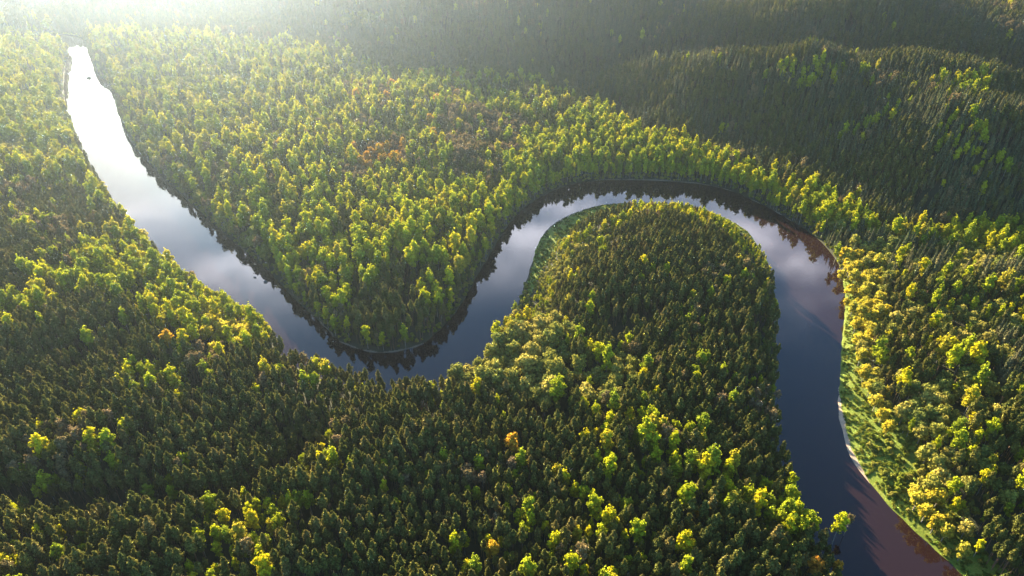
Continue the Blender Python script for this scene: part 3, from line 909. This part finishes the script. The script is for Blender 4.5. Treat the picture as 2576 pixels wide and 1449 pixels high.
def mass_group(nvar):
    ng = bpy.data.node_groups.new('scatter_trees', 'GeometryNodeTree')
    ng.interface.new_socket('Geometry', in_out='INPUT', socket_type='NodeSocketGeometry')
    ng.interface.new_socket('Geometry', in_out='OUTPUT', socket_type='NodeSocketGeometry')
    gi = ng.nodes.new('NodeGroupInput'); go = ng.nodes.new('NodeGroupOutput')
    jn = ng.nodes.new('GeometryNodeJoinGeometry')

    def attr(name, typ):
        n = ng.nodes.new('GeometryNodeInputNamedAttribute')
        n.data_type = typ
        n.inputs['Name'].default_value = name
        return n.outputs['Attribute']

    def equal(sock, k):
        n = ng.nodes.new('FunctionNodeCompare')
        n.data_type = 'INT'; n.operation = 'EQUAL'
        ng.links.new(sock, n.inputs[2])
        n.inputs[3].default_value = k
        return n.outputs['Result']
    role = attr('role', 'INT'); rot = attr('turn', 'FLOAT'); sc = attr('size', 'FLOAT')
    cx = ng.nodes.new('ShaderNodeCombineXYZ'); ng.links.new(rot, cx.inputs['Z'])
    cs = ng.nodes.new('ShaderNodeCombineXYZ')
    for q in 'XYZ':
        ng.links.new(sc, cs.inputs[q])
    for k in range(nvar):
        sp = ng.nodes.new('GeometryNodeSeparateGeometry'); sp.domain = 'POINT'
        ng.links.new(gi.outputs[0], sp.inputs['Geometry']); ng.links.new(equal(role, k), sp.inputs['Selection'])
        pt = ng.nodes.new('GeometryNodeSeparateGeometry'); pt.domain = 'POINT'
        ng.links.new(gi.outputs[0], pt.inputs['Geometry']); ng.links.new(equal(role, 100 + k), pt.inputs['Selection'])
        mp = ng.nodes.new('GeometryNodeMeshToPoints')
        ng.links.new(pt.outputs['Selection'], mp.inputs['Mesh'])
        ip = ng.nodes.new('GeometryNodeInstanceOnPoints')
        ng.links.new(mp.outputs[0], ip.inputs['Points'])
        ng.links.new(sp.outputs['Selection'], ip.inputs['Instance'])
        er = ng.nodes.new('FunctionNodeEulerToRotation')
        ng.links.new(cx.outputs[0], er.inputs[0])
        ng.links.new(er.outputs[0], ip.inputs['Rotation'])
        ng.links.new(cs.outputs[0], ip.inputs['Scale'])
        ng.links.new(ip.outputs[0], jn.inputs[0])
    ng.links.new(jn.outputs[0], go.inputs[0])
    return ng


GROUPS = {}


def tree_mass(name, protos, pts, label, cat):
    V, Fc, mats, tone, role, turn, size = [], [], [], [], [], [], []
    off = 0
    matlist = []
    for k, (a, b) in enumerate(protos):
        v, fa, fb, t = merged(a, b)
        for m_ in (a.materials[0], b.materials[0]):
            if m_ not in matlist:
                matlist.append(m_)
        V.append(v); tone.append(t); role.append(np.full(len(v), k)); turn.append(np.zeros(len(v))); size.append(np.ones(len(v)))
        Fc += [tuple(i + off for i in f) for f in fa]; mats += [matlist.index(a.materials[0])] * len(fa)
        Fc += [tuple(i + off for i in f) for f in fb]; mats += [matlist.index(b.materials[0])] * len(fb)
        off += len(v)
    P = np.array([p[:5] for p in pts], float)
    g = np.random.default_rng(len(pts))
    V.append(P[:, :3]); tone.append(np.full(len(P), .5)); role.append(100 + g.integers(0, len(protos), len(P))); turn.append(P[:, 4]); size.append(P[:, 3])
    me = make_mesh(name, np.concatenate(V), Fc, None, False, np.concatenate(tone))
    for m_ in matlist:
        me.materials.append(m_)
    me.polygons.foreach_set('material_index', np.array(mats, np.int32))
    for nm, typ, arr in (('role', 'INT', np.concatenate(role).astype(np.int32)), ('turn', 'FLOAT', np.concatenate(turn).astype(np.float32)), ('size', 'FLOAT', np.concatenate(size).astype(np.float32))):
        a = me.attributes.new(nm, typ, 'POINT')
        a.data.foreach_set('value', arr)
    o = link(name, me, label, cat, 'stuff')
    md = o.modifiers.new('scatter', 'NODES')
    n = len(protos)
    if n not in GROUPS:
        GROUPS[n] = mass_group(n)
    md.node_group = GROUPS[n]
    return o


for j, (kind, x, y, z, s, lab) in enumerate(special_objs):
    one_tree(kind, x, y, z, s, j * 1.7, j % len(KINDS[kind]), lab, None)

CAP = 295
for kind in KI:
    T = trees[kind]
    if not T:
        continue
    A = np.array([t[:5] for t in T])
    u, v, zc = project(A[:, 0], A[:, 1], A[:, 2] + CH[kind] * A[:, 3])
    vis = (u > 4) & (u < PW - 4) & (v > 4) & (v < PH - 6)
    key = np.where(vis, A[:, 3] / zc * (1 if kind != 'shrub' else 1), -1)
    if kind == 'shrub':
        # shrubs on open ground are the ones the photo shows
        open_ = in_poly(A[:, 0], A[:, 1], np.array(shrub_zone)) | in_poly(A[:, 0], A[:, 1], np.array(shrub_zone2)) | in_poly(A[:, 0], A[:, 1], np.array(shrub_zone3))
        key = np.where(open_, key, key * .25)
    order = np.argsort(-key)
    n1 = int(min(CAP, (key > 0).sum()))
    solo, rest = order[:n1], order[n1:]
    for i in solo:
        w_ = place_words(A[i, 0], A[i, 1])
        dd = float(bil(Dg, A[i, 0], A[i, 1]))
        size_ = 'small ' if A[i, 3] < .72 else ('tall ' if A[i, 3] > 1.05 else '')
        if kind == 'shrub':
            size_ = 'tiny ' if A[i, 3] < .8 else ('bushy ' if A[i, 3] > 1.1 else '')
        near = [t for t in special_objs if math.hypot(t[1] - A[i, 0], t[2] - A[i, 1]) < 9]
        rel = 'at the water' if dd < 7 else ('close behind the bank' if dd < 22 else '')
        short = w_.replace(', below the river', '').replace(', below the loop', '').replace(', left of the river', '')
        if near:
            rel = 'next to the ' + {'aspen': 'orange tree', 'birch': 'tree jutting over the water', 'bare': 'tree leaning over the water', 'willow': 'pale pinkish tree', 'golden': 'biggest golden tree'}[near[0][0]]
        lab = ' '.join((size_ + LOOK[kind] + ' ' + rel + ' ' + short).split())
        if len(lab.split()) > 16:
            lab = size_ + LOOK[kind] + ' ' + short
        one_tree(kind, *A[i, :4], A[i, 4], int(i) % len(KINDS[kind]), lab, CATS[kind] + 's ' + w_)
    if len(rest):
        tree_mass(MASS[kind][0], KINDS[kind], [T[i] for i in rest], MASS[kind][1], CATS[kind] + 's')
print('TREES', {k: len(v) for k, v in trees.items()})

# meadow grass: tufts
g = np.random.default_rng(9)
tufts = []
for k in range(4):
    L = Leaves()
    for i in range(26):
        a = g.uniform(0, 6.28); r = g.uniform(0, .55)
        L.add(np.array([r * math.cos(a), r * math.sin(a), g.uniform(.1, .38)]), np.array([math.cos(a), math.sin(a), .5]), .42, g.random(), g)
    V, Fc = [], []
    tube(V, Fc, (0, 0, -.1), (0.02, 0, .3), .02, .01, 4)
    tufts.append((L.mesh('grass_tuft', M['grass']), make_mesh('grass_stalk', V, Fc, M['grass'])))
pts = []
for poly, dens in ((meadow_sheet, .55), (tongue_meadow, .45)):
    P = np.array(poly)
    n = int((P[:, 0].max() - P[:, 0].min()) * (P[:, 1].max() - P[:, 1].min()) * dens)
    sx = g.uniform(P[:, 0].min(), P[:, 0].max(), n); sy = g.uniform(P[:, 1].min(), P[:, 1].max(), n)
    k = in_poly(sx, sy, P) & ~in_poly(sx, sy, np.array(sand_strip)) & (bil(Zg, sx, sy) > .55) & (vnoise(sx, sy, 5, 77) > .3)
    for a, b_, c in zip(sx[k], sy[k], bil(Zg, sx[k], sy[k])):
        pts.append((a, b_, c + .1, g.uniform(.7, 1.7), g.uniform(0, 6.28)))
tree_mass('meadow_grass', tufts, pts, 'tufted grass growing over the riverside meadows', 'grass')


# ------------------------------------------------------------------ rocks in the river
def rock(u, v, r, hgt, label, seed):
    x, y = survey(u, v, .5)
    g = np.random.default_rng(seed)
    V, Fc = [], []
    nu, nv = 9, 6
    for j in range(nv + 1):
        ph = math.pi * j / nv
        for i in range(nu):
            t = 2 * math.pi * i / nu
            k = 1 + g.uniform(-.22, .22)
            V.append((r * k * math.sin(ph) * math.cos(t), r * .75 * k * math.sin(ph) * math.sin(t), hgt * math.cos(ph) * (1 + g.uniform(-.1, .1)) if 0 < j < nv else hgt * math.cos(ph)))
    for j in range(nv):
        for i in range(nu):
            Fc.append((j * nu + i, (j + 1) * nu + i, (j + 1) * nu + (i + 1) % nu, j * nu + (i + 1) % nu))
    o = link('river_rock', make_mesh('river_rock', V, Fc, M['rock']), label, 'rock', loc=(x, y, .35))
    o.rotation_euler = (0, 0, seed)
    return o


rock(224, 196, 3.2, 2.2, 'dark rock standing out of the brightest stretch of the river', 1)
rock(668, 709, 1.8, 1.0, 'larger dark rock in the grey river arm near the middle wood', 2)
rock(641, 698, 1.1, .7, 'small dark rock in the grey river arm upstream of the larger one', 3)

# ------------------------------------------------------------------ sky, sun, air
SUN_AZ, SUN_EL = R(-23.0), R(13.5)         # azimuth from the view direction (+y), towards the left
w = bpy.data.worlds.new('World')
scene.world = w
w.use_nodes = True
nt = w.node_tree
for n in list(nt.nodes):
    nt.nodes.remove(n)
sky = N(nt, 'ShaderNodeTexSky')
sky.sky_type = 'NISHITA'
sky.sun_disc = False
sky.sun_elevation = SUN_EL
sky.sun_rotation = SUN_AZ
sky.altitude = 100
sky.air_density = 1.0
sky.dust_density = 0.1
sky.ozone_density = 1.8
tc = N(nt, 'ShaderNodeTexCoord')
sx_ = N(nt, 'ShaderNodeSeparateXYZ')
nt.links.new(tc.outputs['Generated'], sx_.inputs[0])
zc_ = N(nt, 'ShaderNodeMath', operation='MAXIMUM'); zc_.inputs[1].default_value = .06
nt.links.new(sx_.outputs['Z'], zc_.inputs[0])
dv = N(nt, 'ShaderNodeVectorMath', operation='DIVIDE')
cz = N(nt, 'ShaderNodeCombineXYZ')
for q in 'XYZ':
    nt.links.new(zc_.outputs[0], cz.inputs[q])
nt.links.new(tc.outputs['Generated'], dv.inputs[0]); nt.links.new(cz.outputs[0], dv.inputs[1])
cn = N(nt, 'ShaderNodeTexNoise', Scale=1.25, Detail=7.0, Roughness=.55)
nt.links.new(dv.outputs[0], cn.inputs['Vector'])
cmask = N(nt, 'ShaderNodeMapRange', interpolation_type='SMOOTHSTEP')
cmask.inputs['From Min'].default_value = .40; cmask.inputs['From Max'].default_value = .62
nt.links.new(cn.outputs['Fac'], cmask.inputs['Value'])
# more cloud towards the horizon
low = N(nt, 'ShaderNodeMapRange', interpolation_type='SMOOTHSTEP')
low.inputs['From Min'].default_value = .58; low.inputs['From Max'].default_value = .44
nt.links.new(sx_.outputs['Z'], low.inputs['Value'])
mm = N(nt, 'ShaderNodeMath', operation='MULTIPLY')
nt.links.new(cmask.outputs[0], mm.inputs[0]); nt.links.new(low.outputs[0], mm.inputs[1])
sheet = N(nt, 'ShaderNodeMapRange', interpolation_type='SMOOTHSTEP')
sheet.inputs['From Min'].default_value = .47; sheet.inputs['From Max'].default_value = .33
sheet.inputs['To Max'].default_value = .96
nt.links.new(sx_.outputs['Z'], sheet.inputs['Value'])
mx_ = N(nt, 'ShaderNodeMath', operation='MAXIMUM')
nt.links.new(mm.outputs[0], mx_.inputs[0]); nt.links.new(sheet.outputs[0], mx_.inputs[1])
mm = mx_
fwd = N(nt, 'ShaderNodeMapRange', interpolation_type='SMOOTHSTEP')
fwd.inputs['From Min'].default_value = .2; fwd.inputs['From Max'].default_value = .65
nt.links.new(sx_.outputs['Y'], fwd.inputs['Value'])
mf = N(nt, 'ShaderNodeMath', operation='MULTIPLY')
nt.links.new(mm.outputs[0], mf.inputs[0]); nt.links.new(fwd.outputs[0], mf.inputs[1])
mixc = N(nt, 'ShaderNodeMix', data_type='RGBA')
nt.links.new(mf.outputs[0], mixc.inputs['Factor'])
tint = N(nt, 'ShaderNodeMix', data_type='RGBA', blend_type='MULTIPLY')
tint.inputs['Factor'].default_value = 1.0
tint.inputs['B'].default_value = (.52, .80, 1.0, 1)
nt.links.new(sky.outputs[0], tint.inputs['A'])
nt.links.new(tint.outputs['Result'], mixc.inputs['A'])
cb = N(nt, 'ShaderNodeMapRange')
cb.inputs['From Min'].default_value = .2; cb.inputs['From Max'].default_value = .46
nt.links.new(sx_.outputs['Z'], cb.inputs['Value'])
nt.links.new(ramp(nt, cb.outputs[0], [(0, (.05, .049, .052)), (.68, (.20, .195, .21)), (.88, (.70, .68, .76)), (1, (.96, .94, 1.04))]), mixc.inputs['B'])
bright = N(nt, 'ShaderNodeVectorMath', operation='SCALE', Scale=24.0)
nt.links.new(mixc.inputs['B'].links[0].from_socket, bright.inputs[0])
puff = N(nt, 'ShaderNodeMapRange')
puff.inputs['From Min'].default_value = .36; puff.inputs['From Max'].default_value = .64
puff.inputs['To Min'].default_value = 11.0; puff.inputs['To Max'].default_value = 33.0
nt.links.new(cn.outputs['Fac'], puff.inputs['Value'])
nt.links.new(puff.outputs[0], bright.inputs['Scale'])
nt.links.new(bright.outputs[0], mixc.inputs['B'])
bg = N(nt, 'ShaderNodeBackground', Strength=0.05)
nt.links.new(mixc.outputs['Result'], bg.inputs['Color'])
ow = N(nt, 'ShaderNodeOutputWorld')
nt.links.new(bg.outputs[0], ow.inputs['Surface'])

sd = bpy.data.lights.new('sun', 'SUN')
sd.energy = 5.0
sd.angle = R(0.53)
sd.color = (1.0, 0.82, 0.56)
so = bpy.data.objects.new('sun', sd)
COL.objects.link(so)
from mathutils import Vector
dirv = Vector((math.sin(SUN_AZ) * math.cos(SUN_EL), math.cos(SUN_AZ) * math.cos(SUN_EL), math.sin(SUN_EL)))
so.rotation_euler = dirv.to_track_quat('Z', 'Y').to_euler()
so.location = (-600, 900, 500)

m, nt = new_mat('haze')
pv = N(nt, 'ShaderNodeVolumePrincipled')
pv.inputs['Color'].default_value = (0.62, 0.79, 1.0, 1)
pv.inputs['Density'].default_value = 0.000115
pv.inputs['Anisotropy'].default_value = 0.93
out = N(nt, 'ShaderNodeOutputMaterial')
nt.links.new(pv.outputs[0], out.inputs['Volume'])
zlo = float(ZZ.min()) - 2.0
X1, Y0_, Y1_, ZT = 7100, -2600, 7100, 262
V = [(-X1, Y0_, zlo), (X1, Y0_, zlo), (X1, Y1_, zlo), (-X1, Y1_, zlo), (-X1, Y0_, ZT), (X1, Y0_, ZT), (X1, Y1_, ZT), (-X1, Y1_, ZT)]
Fc = [(0, 3, 2, 1), (4, 5, 6, 7), (0, 1, 5, 4), (1, 2, 6, 5), (2, 3, 7, 6), (3, 0, 4, 7)]
link('haze', make_mesh('haze', V, Fc, m), 'bright morning haze filling the valley air', 'haze', 'stuff')

# ------------------------------------------------------------------ render
scene.render.engine = 'CYCLES'
c = scene.cycles
c.use_denoising = True
try:
    c.denoiser = 'OPENIMAGEDENOISE'
    c.denoising_input_passes = 'RGB_ALBEDO_NORMAL'
    c.denoising_prefilter = 'ACCURATE'
except Exception:
    pass
c.max_bounces = 6
c.diffuse_bounces = 3
c.glossy_bounces = 3
c.transmission_bounces = 4
c.volume_bounces = 1
c.use_adaptive_sampling = False
c.sample_clamp_indirect = 8
c.caustics_reflective = False
c.caustics_refractive = False
vs = scene.view_settings
vs.view_transform = 'Standard'
vs.look = 'None'
vs.exposure = 3.5
vs.gamma = 1.0
